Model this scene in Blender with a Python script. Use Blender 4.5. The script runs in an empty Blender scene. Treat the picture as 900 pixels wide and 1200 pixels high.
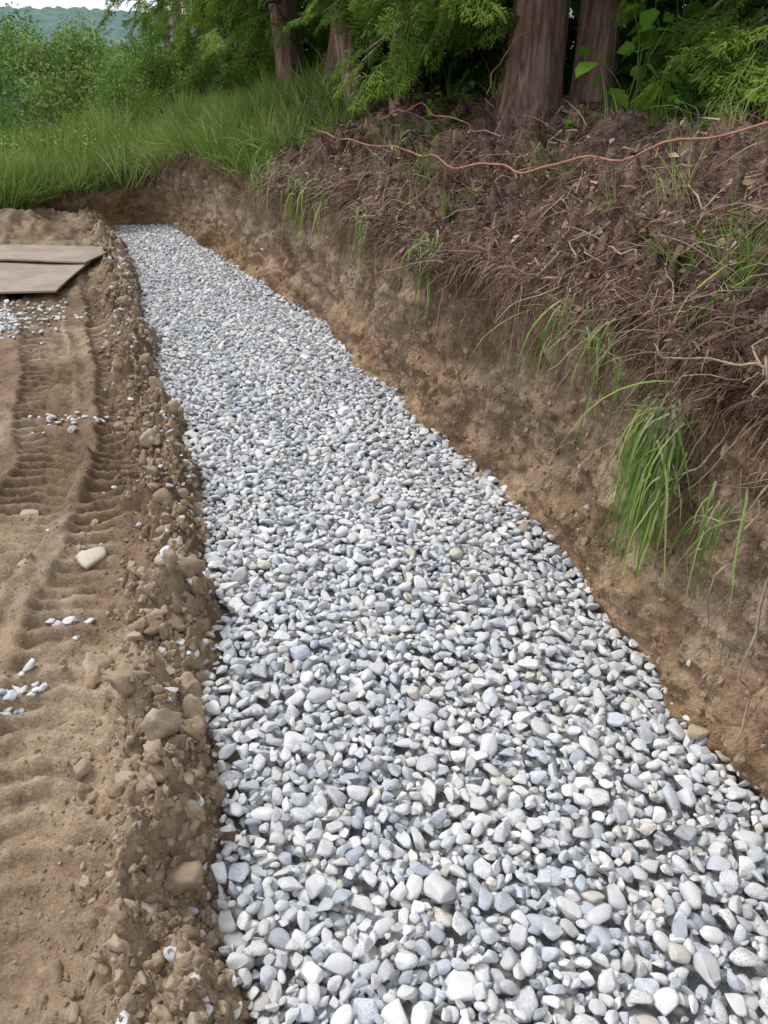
import bpy, math, random
import numpy as np
rng=np.random.default_rng(7)
random.seed(7)
scene=bpy.context.scene
COL=scene.collection

# ------------------------------------------------------------ noise
def _h(ix,iy,iz,seed):
    h=(ix.astype(np.uint32)*np.uint32(374761393))^(iy.astype(np.uint32)*np.uint32(668265263))^(iz.astype(np.uint32)*np.uint32(2246822519))^np.uint32((seed*3266489917)&0xffffffff)
    h=(h^(h>>np.uint32(13)))*np.uint32(1274126177)
    h=(h^(h>>np.uint32(15)))*np.uint32(2246822519)
    h=h^(h>>np.uint32(16))
    return h.astype(np.float64)/4294967295.0*2-1
def vn(x,y,z,seed=0):
    x=np.asarray(x,float)+1000;y=np.asarray(y,float)+1000;z=np.asarray(z,float)+1000
    ix=np.floor(x).astype(np.int64);iy=np.floor(y).astype(np.int64);iz=np.floor(z).astype(np.int64)
    fx=x-ix;fy=y-iy;fz=z-iz
    fx=fx*fx*(3-2*fx);fy=fy*fy*(3-2*fy);fz=fz*fz*(3-2*fz)
    r=0
    for a in (0,1):
        wx=fx if a else 1-fx
        for b in (0,1):
            wy=fy if b else 1-fy
            for c in (0,1):
                wz=fz if c else 1-fz
                r=r+_h(ix+a,iy+b,iz+c,seed)*wx*wy*wz
    return r
def fbm(x,y,z,sc,octv=4,seed=0,gain=.5):
    r=0;a=1
    x=np.asarray(x,float);y=np.asarray(y,float);z=np.asarray(z,float)+0*x
    for o in range(octv):
        r=r+a*vn(x*sc+o*17.3,y*sc+o*5.1,z*sc+o*9.7,seed+o)
        a*=gain;sc*=2.03
    return r
def sm(a,b,x):
    t=np.clip((x-a)/(b-a),0,1);return t*t*(3-2*t)

# ------------------------------------------------------------ mesh helpers
def mk(name,V,F,mat=None,attrs=None,smooth=True,link=True,parent=None):
    me=bpy.data.meshes.new(name)
    me.from_pydata(np.asarray(V).tolist(),[],F.tolist() if isinstance(F,np.ndarray) else F)
    if smooth and len(me.polygons): me.polygons.foreach_set('use_smooth',[True]*len(me.polygons))
    if attrs:
        for k,v in attrs.items():
            at=me.attributes.new(k,'FLOAT','POINT'); at.data.foreach_set('value',np.asarray(v,dtype=np.float32).ravel())
    if mat: me.materials.append(mat)
    me.update()
    ob=bpy.data.objects.new(name,me)
    if link: COL.objects.link(ob)
    if parent is not None: ob.parent=parent
    return ob
def gridF(n,m):
    i=np.arange(n-1)[:,None]*m+np.arange(m-1)[None,:]
    i=i.ravel()
    return np.stack([i,i+m,i+m+1,i+1],1)
def nrm(v): return v/np.maximum(np.linalg.norm(v,axis=-1,keepdims=True),1e-9)
def strands(P0,D0,L,W,droop=0.,wig=0.,nseg=4,tube=False,flatrand=1.0,tip=0.05,rr=None):
    P0=np.asarray(P0,float);N=len(P0)
    d=nrm(np.asarray(D0,float)); L=np.broadcast_to(L,(N,)).astype(float);W=np.broadcast_to(W,(N,)).astype(float);droop=np.broadcast_to(droop,(N,))
    pts=[P0.copy()];dirs=[d.copy()];p=P0.copy()
    for k in range(nseg):
        d=d+droop[:,None]*np.array([0,0,-1.])/nseg+rng.normal(0,1,(N,3))*wig
        d=nrm(d);p=p+d*(L/nseg)[:,None];pts.append(p.copy());dirs.append(d.copy())
    pts=np.stack(pts,1);dirs=np.stack(dirs,1)
    side=nrm(np.cross(dirs[:,0],np.array([0,0,1.])+rng.normal(0,1,(N,3))*flatrand))
    k=np.arange(nseg+1)/nseg
    w=(W[:,None]*(1-k[None,:]**2*(1-tip))*.5)
    if not tube:
        A=pts+side[:,None,:]*w[...,None];B=pts-side[:,None,:]*w[...,None]
        V=np.stack([A,B],2).reshape(-1,3);m=2
        base=(np.arange(N)[:,None]*(nseg+1)+np.arange(nseg)[None,:]).ravel()*2
        F=np.stack([base,base+1,base+3,base+2],1)
    else:
        s2=nrm(np.cross(dirs,side[:,None,:]));m=3
        rs=[]
        for a in range(3):
            an=a*2*math.pi/3
            rs.append(pts+(side[:,None,:]*math.cos(an)+s2*math.sin(an))*w[...,None])
        V=np.stack(rs,2).reshape(-1,3)
        base=(np.arange(N)[:,None]*(nseg+1)+np.arange(nseg)[None,:]).ravel()*3
        F=np.concatenate([np.stack([base+a,base+(a+1)%3,base+3+(a+1)%3,base+3+a],1) for a in range(3)])
    r=rng.random(N) if rr is None else rr
    R=np.repeat(r,(nseg+1)*m)
    T=np.tile(np.repeat(k,m),N)
    return V,F,R,T
def join(parts):
    V=[];F=[];R=[];T=[];o=0
    for v,f,r,t in parts:
        V.append(v);F.append(f+o);R.append(r);T.append(t);o+=len(v)
    return np.concatenate(V),np.concatenate(F),np.concatenate(R),np.concatenate(T)
def srccol(name,obs):
    c=bpy.data.collections.new(name)
    for i,o in enumerate(obs):
        c.objects.link(o)
    return c
def instancer(name,col,P,rot,scl,idx,parent=None):
    P=np.asarray(P,float);N=len(P)
    me=bpy.data.meshes.new(name);me.from_pydata(P.tolist(),[],[])
    a=me.attributes.new('irot','FLOAT_VECTOR','POINT');a.data.foreach_set('vector',np.asarray(rot,np.float32).ravel())
    scl=np.asarray(scl,np.float32)
    if scl.ndim==1: scl=np.repeat(scl[:,None],3,1)
    a=me.attributes.new('iscl','FLOAT_VECTOR','POINT');a.data.foreach_set('vector',scl.ravel())
    a=me.attributes.new('iidx','INT','POINT');a.data.foreach_set('value',np.asarray(idx,np.int32).ravel())
    ob=bpy.data.objects.new(name,me);COL.objects.link(ob)
    if parent is not None: ob.parent=parent
    g=bpy.data.node_groups.new(name+'_inst','GeometryNodeTree')
    g.interface.new_socket(name='Geometry',in_out='INPUT',socket_type='NodeSocketGeometry')
    g.interface.new_socket(name='Geometry',in_out='OUTPUT',socket_type='NodeSocketGeometry')
    n=g.nodes;l=g.links
    gi=n.new('NodeGroupInput');go=n.new('NodeGroupOutput')
    ci=n.new('GeometryNodeCollectionInfo');ci.inputs['Collection'].default_value=col
    ci.inputs['Separate Children'].default_value=True;ci.inputs['Reset Children'].default_value=True
    ip=n.new('GeometryNodeInstanceOnPoints');ip.inputs['Pick Instance'].default_value=True
    def na(nm,ty):
        q=n.new('GeometryNodeInputNamedAttribute');q.data_type=ty;q.inputs['Name'].default_value=nm
        return [o for o in q.outputs if o.enabled and o.name=='Attribute'][0]
    er=n.new('FunctionNodeEulerToRotation')
    l.new(na('irot','FLOAT_VECTOR'),er.inputs[0])
    l.new(gi.outputs[0],ip.inputs['Points']);l.new(ci.outputs[0],ip.inputs['Instance'])
    l.new(er.outputs[0],ip.inputs['Rotation']);l.new(na('iscl','FLOAT_VECTOR'),ip.inputs['Scale'])
    l.new(na('iidx','INT'),ip.inputs['Instance Index'])
    l.new(ip.outputs[0],go.inputs[0])
    m=ob.modifiers.new('inst','NODES');m.node_group=g
    return ob

# ------------------------------------------------------------ materials
class M:
    def __init__(s,name,rough=.85,spec=.3):
        s.m=bpy.data.materials.new(name);s.m.use_nodes=True
        s.n=s.m.node_tree.nodes;s.l=s.m.node_tree.links
        s.b=s.n['Principled BSDF'];s.out=s.n['Material Output']
        s.b.inputs['Roughness'].default_value=rough
        s.b.inputs['Specular IOR Level'].default_value=spec
        s.tc=s.n.new('ShaderNodeTexCoord')
    def noise(s,sc,det=5,rough=.6,vec=None,dist=0):
        q=s.n.new('ShaderNodeTexNoise');q.inputs['Scale'].default_value=sc;q.inputs['Detail'].default_value=det
        q.inputs['Roughness'].default_value=rough;q.inputs['Distortion'].default_value=dist
        s.l.new(vec or s.tc.outputs['Object'],q.inputs['Vector']);return q.outputs['Fac']
    def mapping(s,scale,src='Object'):
        q=s.n.new('ShaderNodeMapping');q.inputs['Scale'].default_value=scale
        s.l.new(s.tc.outputs[src],q.inputs['Vector']);return q.outputs[0]
    def ramp(s,fac,stops,interp='LINEAR'):
        q=s.n.new('ShaderNodeValToRGB');q.color_ramp.interpolation=interp
        e=q.color_ramp.elements
        e[0].position=stops[0][0];e[0].color=(*stops[0][1],1)
        e[1].position=stops[-1][0];e[1].color=(*stops[-1][1],1)
        for p,c in stops[1:-1]:
            z=e.new(p);z.color=(*c,1)
        s.l.new(fac,q.inputs[0]);return q.outputs[0]
    def mix(s,fac,a,b,mode='MIX'):
        q=s.n.new('ShaderNodeMix');q.data_type='RGBA';q.blend_type=mode
        for sock,v in ((q.inputs[0],fac),(q.inputs[6],a),(q.inputs[7],b)):
            if hasattr(v,'links'): s.l.new(v,sock)
            elif isinstance(v,tuple): sock.default_value=(*v,1)
            else: sock.default_value=v
        return q.outputs[2]
    def math(s,op,a,b=0.):
        q=s.n.new('ShaderNodeMath');q.operation=op
        for i,v in enumerate((a,b)):
            if hasattr(v,'links'): s.l.new(v,q.inputs[i])
            else: q.inputs[i].default_value=v
        return q.outputs[0]
    def attr(s,nm):
        q=s.n.new('ShaderNodeAttribute');q.attribute_name=nm;return q.outputs['Fac']
    def rnd(s):
        q=s.n.new('ShaderNodeObjectInfo');return q.outputs['Random']
    def col(s,c): s.l.new(c,s.b.inputs['Base Color'])
    def bump(s,h,st=.5,dist=.01):
        q=s.n.new('ShaderNodeBump');q.inputs['Strength'].default_value=st;q.inputs['Distance'].default_value=dist
        s.l.new(h,q.inputs['Height']);s.l.new(q.outputs[0],s.b.inputs['Normal'])
    def leaf(s,colr,f=.35):
        d=s.n.new('ShaderNodeBsdfDiffuse');s.l.new(colr,d.inputs['Color'])
        if f<=0: s.l.new(d.outputs[0],s.out.inputs['Surface']);return
        t=s.n.new('ShaderNodeBsdfTranslucent');s.l.new(colr,t.inputs['Color'])
        mx=s.n.new('ShaderNodeMixShader');mx.inputs[0].default_value=f
        s.l.new(d.outputs[0],mx.inputs[1]);s.l.new(t.outputs[0],mx.inputs[2]);s.l.new(mx.outputs[0],s.out.inputs['Surface'])

m=M('sandy_soil')
f1=m.noise(1.6,4,.65);f2=m.noise(14,5,.7);f3=m.noise(120,3,.7)
c=m.ramp(f1,[(.3,(.23,.162,.102)),(.5,(.35,.26,.17)),(.7,(.46,.362,.25))])
c=m.mix(.75,c,m.ramp(f2,[(.3,(.5,.47,.45)),(.5,(1,1,1)),(.72,(1.25,1.22,1.2))]),'MULTIPLY')
c=m.mix(.6,c,m.ramp(f3,[(.35,(.55,.52,.5)),(.55,(1,1,1)),(.75,(1.3,1.3,1.3))]),'MULTIPLY')
c=m.mix(m.attr('wet'),c,m.mix(1.,c,(.64,.58,.53),'MULTIPLY'))
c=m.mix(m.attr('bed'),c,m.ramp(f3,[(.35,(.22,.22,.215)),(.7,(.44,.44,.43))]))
m.col(c);m.bump(m.math('ADD',m.math('MULTIPLY',f2,.6),m.math('MULTIPLY',f3,.35)),.9,.02)
SOIL=m.m
m=M('soil_clod')
f2=m.noise(3,4,.7)
c=m.ramp(m.rnd(),[(0,(.27,.195,.125)),(.5,(.36,.275,.185)),(1,(.48,.39,.285))])
c=m.mix(.7,c,m.ramp(f2,[(.3,(.7,.67,.65)),(.7,(1.2,1.17,1.15))]),'MULTIPLY')
m.col(c);m.bump(f2,.6,.006);CLOD=m.m
m=M('cut_bank_soil',.8)
mp=m.mapping((1,1,1.8))
f1=m.noise(2.2,4,.6,mp);f2=m.noise(16,5,.72,mp);f3=m.noise(90,3,.75);f4=m.noise(5,3,.6)
f5=m.noise(1.,3,.6,m.mapping((1.2,1.2,9)));f6=m.noise(1.,4,.65,m.mapping((11,11,1.6)))
c=m.ramp(f1,[(.3,(.29,.20,.122)),(.45,(.40,.29,.185)),(.58,(.475,.372,.262)),(.75,(.41,.275,.158))])
c=m.mix(.6,c,m.ramp(f5,[(.35,(.76,.71,.65)),(.5,(1,1,1)),(.65,(1.18,1.18,1.2))]),'MULTIPLY')
c=m.mix(.65,c,m.ramp(f6,[(.36,(.66,.61,.56)),(.5,(1,1,1)),(.64,(1.15,1.15,1.15))]),'MULTIPLY')
c=m.mix(.75,c,m.ramp(f4,[(.34,(.62,.57,.52)),(.5,(1,1,1)),(.66,(1.15,1.17,1.2))]),'MULTIPLY')
c=m.mix(.8,c,m.ramp(f2,[(.3,(.5,.46,.42)),(.48,(1,1,1)),(.7,(1.25,1.25,1.25))]),'MULTIPLY')
c=m.mix(.6,c,m.ramp(f3,[(.35,(.55,.52,.5)),(.55,(1,1,1)),(.72,(1.4,1.4,1.4))]),'MULTIPLY')
c=m.mix(m.attr('wet'),c,m.mix(1.,c,(.86,.70,.54),'MULTIPLY'))
c=m.mix(m.attr('umber'),c,m.mix(1.,c,(.62,.53,.47),'MULTIPLY'))
mc=m.ramp(f2,[(.3,(.055,.033,.025)),(.5,(.165,.105,.078)),(.68,(.31,.215,.17))])
mc=m.mix(.8,mc,m.ramp(f4,[(.35,(.6,.55,.52)),(.6,(1.25,1.2,1.2))]),'MULTIPLY')
mc=m.mix(.7,mc,m.ramp(f3,[(.35,(.4,.4,.4)),(.55,(1,1,1)),(.7,(1.7,1.6,1.6))]),'MULTIPLY')
mm=m.math('ADD',m.attr('mulch'),m.math('MULTIPLY',m.math('SUBTRACT',f4,.5),.9))
mm=m.ramp(mm,[(.4,(0,0,0)),(.6,(1,1,1))])
c=m.mix(mm,c,mc)
gc=m.ramp(f2,[(.3,(.04,.05,.016)),(.7,(.11,.15,.045))])
c=m.mix(m.attr('grassy'),c,gc)
m.col(c);m.bump(m.math('ADD',m.math('MULTIPLY',f2,.7),m.math('MULTIPLY',f3,.35)),1.,.03)
BANK=m.m
def stonemat(name,stops,dust=True):
    m=M(name,.8,.25)
    r=m.rnd()
    c=m.ramp(r,stops,'CONSTANT')
    r2=m.math('FRACT',m.math('MULTIPLY',r,37.7))
    r3=m.math('FRACT',m.math('MULTIPLY',r,91.3))
    v=m.n.new('ShaderNodeCombineXYZ');m.l.new(m.math('MULTIPLY',r,50.),v.inputs[0])
    va=m.n.new('ShaderNodeVectorMath');va.operation='ADD';m.l.new(m.tc.outputs['Object'],va.inputs[0]);m.l.new(v.outputs[0],va.inputs[1])
    vec=va.outputs[0]
    fine=m.noise(8,2,.7,vec);big=m.noise(1.3,3,.6,vec)
    c=m.mix(1.,c,m.ramp(r2,[(0,(.84,.84,.84)),(1,(1.12,1.12,1.12))]),'MULTIPLY')
    sp=m.mix(1.,c,m.ramp(fine,[(.36,(.55,.575,.62)),(.46,(.95,.95,.96)),(.6,(1.18,1.18,1.18))]),'MULTIPLY')
    fac=m.ramp(r3,[(.45,(.12,.12,.12)),(.8,(.85,.85,.85))])
    c=m.mix(fac,c,sp)
    c=m.mix(.7,c,m.ramp(big,[(.3,(.84,.83,.81)),(.7,(1.08,1.08,1.08))]),'MULTIPLY')
    if dust:
        g=m.n.new('ShaderNodeNewGeometry')
        dn=m.noise(1.1,2,.6,g.outputs['Position'])
        df=m.ramp(dn,[(.58,(0,0,0)),(.8,(.5,.5,.5))])
        c=m.mix(df,c,(.60,.555,.49))
    m.col(c);m.bump(big,.4,.004)
    return m.m
STONE=stonemat('drain_rock',[(0,(.71,.71,.70)),(.2,(.655,.66,.665)),(.36,(.57,.60,.64)),(.5,(.75,.75,.745)),(.64,(.62,.625,.635)),(.76,(.50,.535,.59)),(.84,(.78,.78,.775)),(.92,(.65,.61,.54)),(.965,(.44,.455,.485))])
TAN=stonemat('field_stone',[(0,(.46,.37,.27)),(.3,(.52,.45,.36)),(.55,(.42,.35,.27)),(.8,(.52,.48,.42))],False)
m=M('root_fibre',.85)
c=m.ramp(m.attr('rnd'),[(0,(.06,.036,.027)),(.22,(.14,.082,.062)),(.48,(.23,.145,.11)),(.7,(.33,.24,.185)),(.88,(.47,.38,.29)),(1,(.6,.5,.39))])
c=m.mix(.9,c,m.ramp(m.noise(3.2,4,.65),[(.36,(.42,.36,.34)),(.5,(.9,.86,.84)),(.64,(1.25,1.18,1.13))]),'MULTIPLY')
m.leaf(c,0);FIBRE=m.m
m=M('pale_root',.8);m.col(m.ramp(m.noise(40,3),[(.3,(.25,.17,.11)),(.7,(.48,.38,.28))]));PALE=m.m
m=M('dead_leaf',.8);m.col(m.ramp(m.rnd(),[(0,(.16,.09,.05)),(.5,(.34,.22,.13)),(1,(.5,.38,.25))]));DEAD=m.m
m=M('red_vine',.6);m.col(m.ramp(m.noise(30,3),[(.3,(.33,.12,.08)),(.7,(.52,.25,.18))]));VINE=m.m
def leafmat(name,stops,tr=.35,tipc=None,attr=None):
    m=M(name,.7,.2)
    r=m.rnd() if attr is None else m.attr(attr)
    c=m.ramp(r,stops)
    a=m.attr('rnd')
    c=m.mix(.8,c,m.ramp(a,[(0,(.6,.65,.6)),(1,(1.35,1.3,1.2))]),'MULTIPLY')
    if tipc: c=m.mix(m.ramp(m.attr('t'),[(0,(.8,.8,.8)),(.35,(0,0,0))]),c,tipc)
    m.leaf(c,tr)
    return m.m
GRASS=leafmat('meadow_grass',[(0,(.12,.20,.045)),(.5,(.20,.31,.075)),(.8,(.31,.41,.125)),(.93,(.42,.46,.21)),(1,(.48,.44,.28))],.4)
HANG=leafmat('hanging_grass_blade',[(0,(.12,.25,.04)),(.5,(.19,.36,.07)),(.85,(.33,.46,.13)),(1,(.5,.45,.25))],.35,(.5,.5,.32),'rnd')
CEDAR=leafmat('cedar_foliage',[(0,(.05,.10,.02)),(.5,(.12,.20,.04)),(1,(.25,.36,.075))],.3)
CEDARD=leafmat('cedar_foliage_shaded',[(0,(.025,.045,.012)),(1,(.06,.10,.025))],0)  # darker copy of the cedar green: hedge-interior shade put into the colour
LEAF=leafmat('broad_leaf',[(0,(.11,.25,.03)),(.5,(.17,.36,.05)),(1,(.26,.45,.07))],.4)
LEAFT=leafmat('tree_leaf',[(0,(.11,.19,.045)),(.5,(.20,.31,.085)),(1,(.32,.43,.15))],.3)
LEAFD=leafmat('far_tree_leaf_hazed',[(0,(.14,.20,.125)),(.5,(.19,.27,.165)),(1,(.27,.36,.22))],0)  # paler, greyer leaf green: distance haze mixed into the colour
m=M('buttercup',.5);m.col(m.ramp(m.rnd(),[(0,(.75,.6,.03)),(1,(.85,.72,.06))]));YEL=m.m
m=M('cedar_bark',.9)
mp=m.mapping((26,26,2.2));f=m.noise(1,5,.65,mp,.4);f2=m.noise(7,3)
c=m.ramp(f,[(.32,(.08,.045,.034)),(.48,(.24,.145,.112)),(.62,(.37,.25,.20)),(.75,(.46,.35,.29))])
c=m.mix(.5,c,m.ramp(f2,[(.3,(.6,.6,.6)),(.7,(1.2,1.2,1.2))]),'MULTIPLY')
m.col(c);m.bump(f,1.,.03);BARK=m.m
m=M('weathered_plywood',.75)
mp=m.mapping((3,40,3));f=m.noise(1,5,.6,mp);f2=m.noise(3,5)
c=m.ramp(f,[(.3,(.31,.25,.195)),(.7,(.44,.365,.30))]);c=m.mix(.6,c,m.ramp(f2,[(.35,(.6,.57,.53)),(.65,(1.15,1.12,1.1))]),'MULTIPLY')
m.col(c);m.bump(f,.3,.004);PLY=m.m
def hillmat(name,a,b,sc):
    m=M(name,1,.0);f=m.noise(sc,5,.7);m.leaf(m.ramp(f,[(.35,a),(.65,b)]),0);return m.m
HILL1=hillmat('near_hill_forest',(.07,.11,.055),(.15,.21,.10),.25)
HILL2=hillmat('far_hill_forest_hazed',(.10,.165,.15),(.16,.235,.20),.12)  # bluish tint is aerial haze baked into the forest colour
m=M('valley_ground');m.col(m.ramp(m.noise(.3,4),[(.3,(.06,.1,.03)),(.7,(.12,.17,.05))]));VAL=m.m

# ------------------------------------------------------------ layout curves (metres)
Ly=np.array([-3,-.5,.3,.79,1.284,1.744,2.447,3.0,4.27,5.7,7.09,8.7,9.3,9.8])
Lx=np.array([.1,-.06,-.15,-.27,-.41,-.525,-.65,-.84,-1.3,-1.82,-2.25,-3.0,-3.15,-3.2])
def eL(y): return np.interp(y,Ly,Lx)
P=np.array([(1.9,-3),(1.45,-1),(1.22,0),(1.07,.8),(.945,1.284),(.82,1.744),(.63,2.447),(.47,3),(-.05,4.27),(-.54,5.7),(-1.27,7.09),(-2.08,8.7),(-2.42,9.4),(-2.8,9.75),(-3.2,9.3),(-3.75,8.3),(-4.6,7.6),(-6,7.25),(-9,7.0),(-25,6.5)],float)
Ry=P[:13,1];Rx=P[:13,0]
def eR(y): return np.interp(y,Ry,Rx)
Q=P
for _ in range(3):
    a=Q[:-1]*.75+Q[1:]*.25;b=Q[:-1]*.25+Q[1:]*.75
    Q=np.concatenate([Q[:1],np.stack([a,b],1).reshape(-1,2),Q[-1:]])
cs=np.concatenate([[0],np.cumsum(np.linalg.norm(np.diff(Q,axis=0),axis=1))])
def path(s): return np.stack([np.interp(s,cs,Q[:,0]),np.interp(s,cs,Q[:,1])],1)
s_c=cs[np.argmin(np.linalg.norm(Q-np.array([-2.5,9.5]),axis=1))]
def Hs(s): return np.interp(s,[0,s_c-.9,s_c+.4,s_c+2,s_c+5],[1.0,.88,.5,.42,.36])+.05*vn(s*1.3,0*s,0*s,5)*np.interp(s,[s_c-1,s_c],[1,.5])
def As(s): return np.interp(s,[0,s_c-2.5,s_c+.1,s_c+1.],[.60,.60,.25,.06])
ps=np.arange(0,cs[-1],.05);pp=path(ps);pt=nrm(np.gradient(pp,axis=0))
def near(x,y):
    x=np.asarray(x,float).ravel();y=np.asarray(y,float).ravel()
    D=np.empty(len(x));SS=np.empty(len(x))
    for i in range(0,len(x),20000):
        dx=x[i:i+20000,None]-pp[None,:,0];dy=y[i:i+20000,None]-pp[None,:,1]
        q=dx*dx+dy*dy;k=q.argmin(1);r=np.arange(len(k))
        sg=pt[k,1]*dx[r,k]-pt[k,0]*dy[r,k]
        D[i:i+20000]=np.sqrt(q[r,k])*np.sign(sg);SS[i:i+20000]=ps[k]
    return D,SS
def drop(x,y):
    e=y-13.5+1.9*np.clip(-x-3.0,0,7)*sm(8.0,10.5,y)
    return -np.minimum(.19*np.maximum(0,e)**1.1,7.)
def rise(d,s): return As(s)*(1-np.exp(-np.maximum(d,0)/.95))
def Uz(x,y):
    x=np.atleast_1d(np.asarray(x,float));y=np.atleast_1d(np.asarray(y,float))
    d,s=near(x,y)
    return Hs(s)+rise(d,s)+drop(x,y)+.05*fbm(x,y,0*x,.8,3,3)*sm(.5,1.5,d)

# ------------------------------------------------------------ track-side ground
TR=[(np.array([(-.55,-.5),(-.66,.77),(-.86,1.47),(-1.1,3.05),(-1.49,4.28),(-2.0,5.6),(-2.6,7.2)]),.15,.085),
    (np.array([(-1.35,-.5),(-1.3,1.),(-1.38,2.),(-1.5,3.05),(-1.98,4.28),(-2.7,5.9),(-3.4,7)]),.13,.075),
    (np.array([(-1.9,-.5),(-1.95,2.),(-2.2,3.5),(-2.9,5.3)]),.15,.085)]
def trackz(x,y):
    z=np.zeros_like(x)
    for k,(c,w,sp) in enumerate(TR):
        yy=y;cx=np.interp(yy,c[:,1],c[:,0]);lat=(x-cx)*.95+.035*vn(y*2,0*y,0*y,31+k)+.010*vn(x*12,y*12,0*x,35+k)
        wgt=sm(w+.015,w-.01,np.abs(lat))*(.6+.4*sm(-.6,.0,fbm(x,y,0*x,.9,2,37+k)))
        ss=yy+ .3*np.abs(lat)+.018*vn(x*5,y*5,0*x,40+k)
        wave=np.clip(np.sin(2*np.pi*ss/sp)*3.-.6,-1,1)
        msk=sm(-1.0,-.2,fbm(x,y,0*x,1.6,3,50+k))*(.85+.5*vn(x*9,y*9,0*x,55+k))
        z+=wgt*(-.032+.025*wave*msk)
        z+=.028*np.exp(-((np.abs(lat)-w-.025)/.03)**2)*(.5+.9*vn(x*9,y*9,0*x,60+k))
    return z
def Gz(x,y,fine=True):
    x=np.asarray(x,float);y=np.asarray(y,float)
    wob=.07*fbm(x,y,0*x,3.,4,11)
    d=(eL(y)-x)*.93+wob
    g=.09+.03*fbm(x,y,0*x,.9,3,12)+.015*fbm(x,y,0*x,5,5,13,.6)+trackz(x,y)
    rub=np.exp(-((d-.13)/.11)**2)
    rn=fbm(x,y,0*x,6,5,14,.68)
    g=g+rub*(.03+.11*np.abs(rn)+.03*rn)
    g=g+.006*fbm(x,y,0*x,30,3,15,.6)
    g=g+.16*np.exp(-(((x+3.5)/.8)**2+((y-8.2)/.6)**2))*(1+.6*fbm(x,y,0*x,4,3,16))
    g=g+.07*sm(6.6,8,y)*sm(0,.4,d)*(1+fbm(x,y,0*x,3,3,18))
    bed=-.042+.008*fbm(x,y,0*x,6,2,17)
    t=sm(-.05,.045,d)
    return bed*(1-t)+g*t
def axis(segs):
    out=[]
    for a,b,st in segs: out.append(np.arange(a,b,st))
    return np.concatenate(out)
gx=axis([(-26,-10,1.),(-10,-4,.15),(-4,-2.2,.025),(-2.2,.1,.0095),(.1,2.2,.06)])
gy=axis([(-4,.2,.12),(.2,3.2,.0095),(3.2,5.5,.014),(5.5,10.4,.03)])
X,Y=np.meshgrid(gx,gy,indexing='ij')
xr_=X.ravel();yr_=Y.ravel()
Z=Gz(xr_,yr_)
dd=(eL(yr_)-xr_)
wet=sm(.10,.02,dd)*.5*sm(-.3,.4,fbm(xr_,yr_,0*Z,4,3,71)+.1)+ 1.*sm(-.05,.4,fbm(xr_,yr_,0*Z,1.3,5,70,.6))
wet=np.clip(wet+sm(-.02,-.045,trackz(xr_,yr_))*.6,0,1)
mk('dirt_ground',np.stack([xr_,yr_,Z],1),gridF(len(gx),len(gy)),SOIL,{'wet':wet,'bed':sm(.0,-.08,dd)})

# ------------------------------------------------------------ cut bank (swept)
sN=axis([(0,2.8,.06),(2.8,7.5,.0105),(7.5,s_c+3,.018),(s_c+3,s_c+8,.06),(s_c+8,cs[-1]-.1,.5)])
c2=path(sN);tan=nrm(path(sN+.08)-path(sN-.08))
nx=tan[:,1];ny=-tan[:,0]
H=Hs(sN)
tau=np.linspace(0,1,100);dn=np.concatenate([np.linspace(-.09,.5,64)[1:],np.linspace(.5,1.35,45)[1:]])
nP=len(tau)+len(dn)
off=np.empty((len(sN),nP));zz=np.empty_like(off);wl=np.empty_like(off)
ohang=.05+.09*sm(-.2,.6,vn(sN*2.6,0*sN,0*sN,77))
for j,t in enumerate(tau):
    off[:,j]=.055*math.sin(math.pi*min(t/.9,1))*.9+.05*t-ohang*float(sm(.86,1.,t));zz[:,j]=-.12+t*(H+.12);wl[:,j]=1-float(sm(.88,1.,t))*.5
o1=off[:,len(tau)-1].copy()
for j,d in enumerate(dn):
    k=len(tau)+j
    off[:,k]=np.where(d<.15,o1+(.15-o1)*((d+.09)/.24),d);zz[:,k]=H+rise(np.full_like(H,d),sN)+.035*float(sm(-.09,.08,d));wl[:,k]=.5*(1-float(sm(-.05,.15,d)))
tall=np.interp(sN,[0,s_c-1,s_c+1],[1,1,.7])[:,None]
BX=c2[:,0:1]+nx[:,None]*off;BY=c2[:,1:2]+ny[:,None]*off
low=fbm(BX,BY,zz,1.7,3,80);mid=fbm(BX,BY,zz*1.3,6,3,81);hi=fbm(BX,BY,zz,22,4,82,.65)
rough=sm(.84,.98,zz/H[:,None])
lump=fbm(BX,BY,zz,7,4,83,.65)
ridge=-np.abs(fbm(BX,BY,zz*2.,3.2,3,84));flute=-np.abs(fbm(BX,BY,zz*.35,7.,3,86))
dis=(.05*low+.034*mid+.055*ridge*(1-rough)+.030*flute*(1-rough)+.015*hi*(1+1.3*rough)+rough*.075*lump)*tall
edgef=np.ones(nP);edgef[-25:]=np.linspace(1,0,25)
dis=dis*edgef[None,:]
BX+=nx[:,None]*dis*wl;BY+=ny[:,None]*dis*wl
BZ=zz+dis*(1-wl)*1.1
BZ[:,-1]-=.06
BZ+=drop(BX,BY)
G3=np.stack([BX,BY,BZ],2)
mul=np.clip((zz/H[:,None]-.93)/.2+.45+.25*mid,0,1)
mul[:, :]*=np.interp(sN,[0,s_c-1,s_c+2],[1,1,.7])[:,None]
wetb=sm(.42,.05,zz+.2*low)*.75
umb=sm(.58,.9,zz/H[:,None]+.25*mid)*.8
gr=np.interp(sN,[0,s_c-4,s_c-1.5],[0,0,1])[:,None]*sm(.9,1.05,zz/H[:,None])
mk('soil_bank',G3.reshape(-1,3),gridF(len(sN),nP)[:, ::-1],BANK,{'mulch':mul.ravel(),'wet':wetb.ravel(),'grassy':gr.ravel(),'umber':umb.ravel()})
NRM=nrm(np.cross(np.gradient(G3,axis=1),np.gradient(G3,axis=0)))
if NRM[200,-30,2]<0: NRM=-NRM

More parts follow.
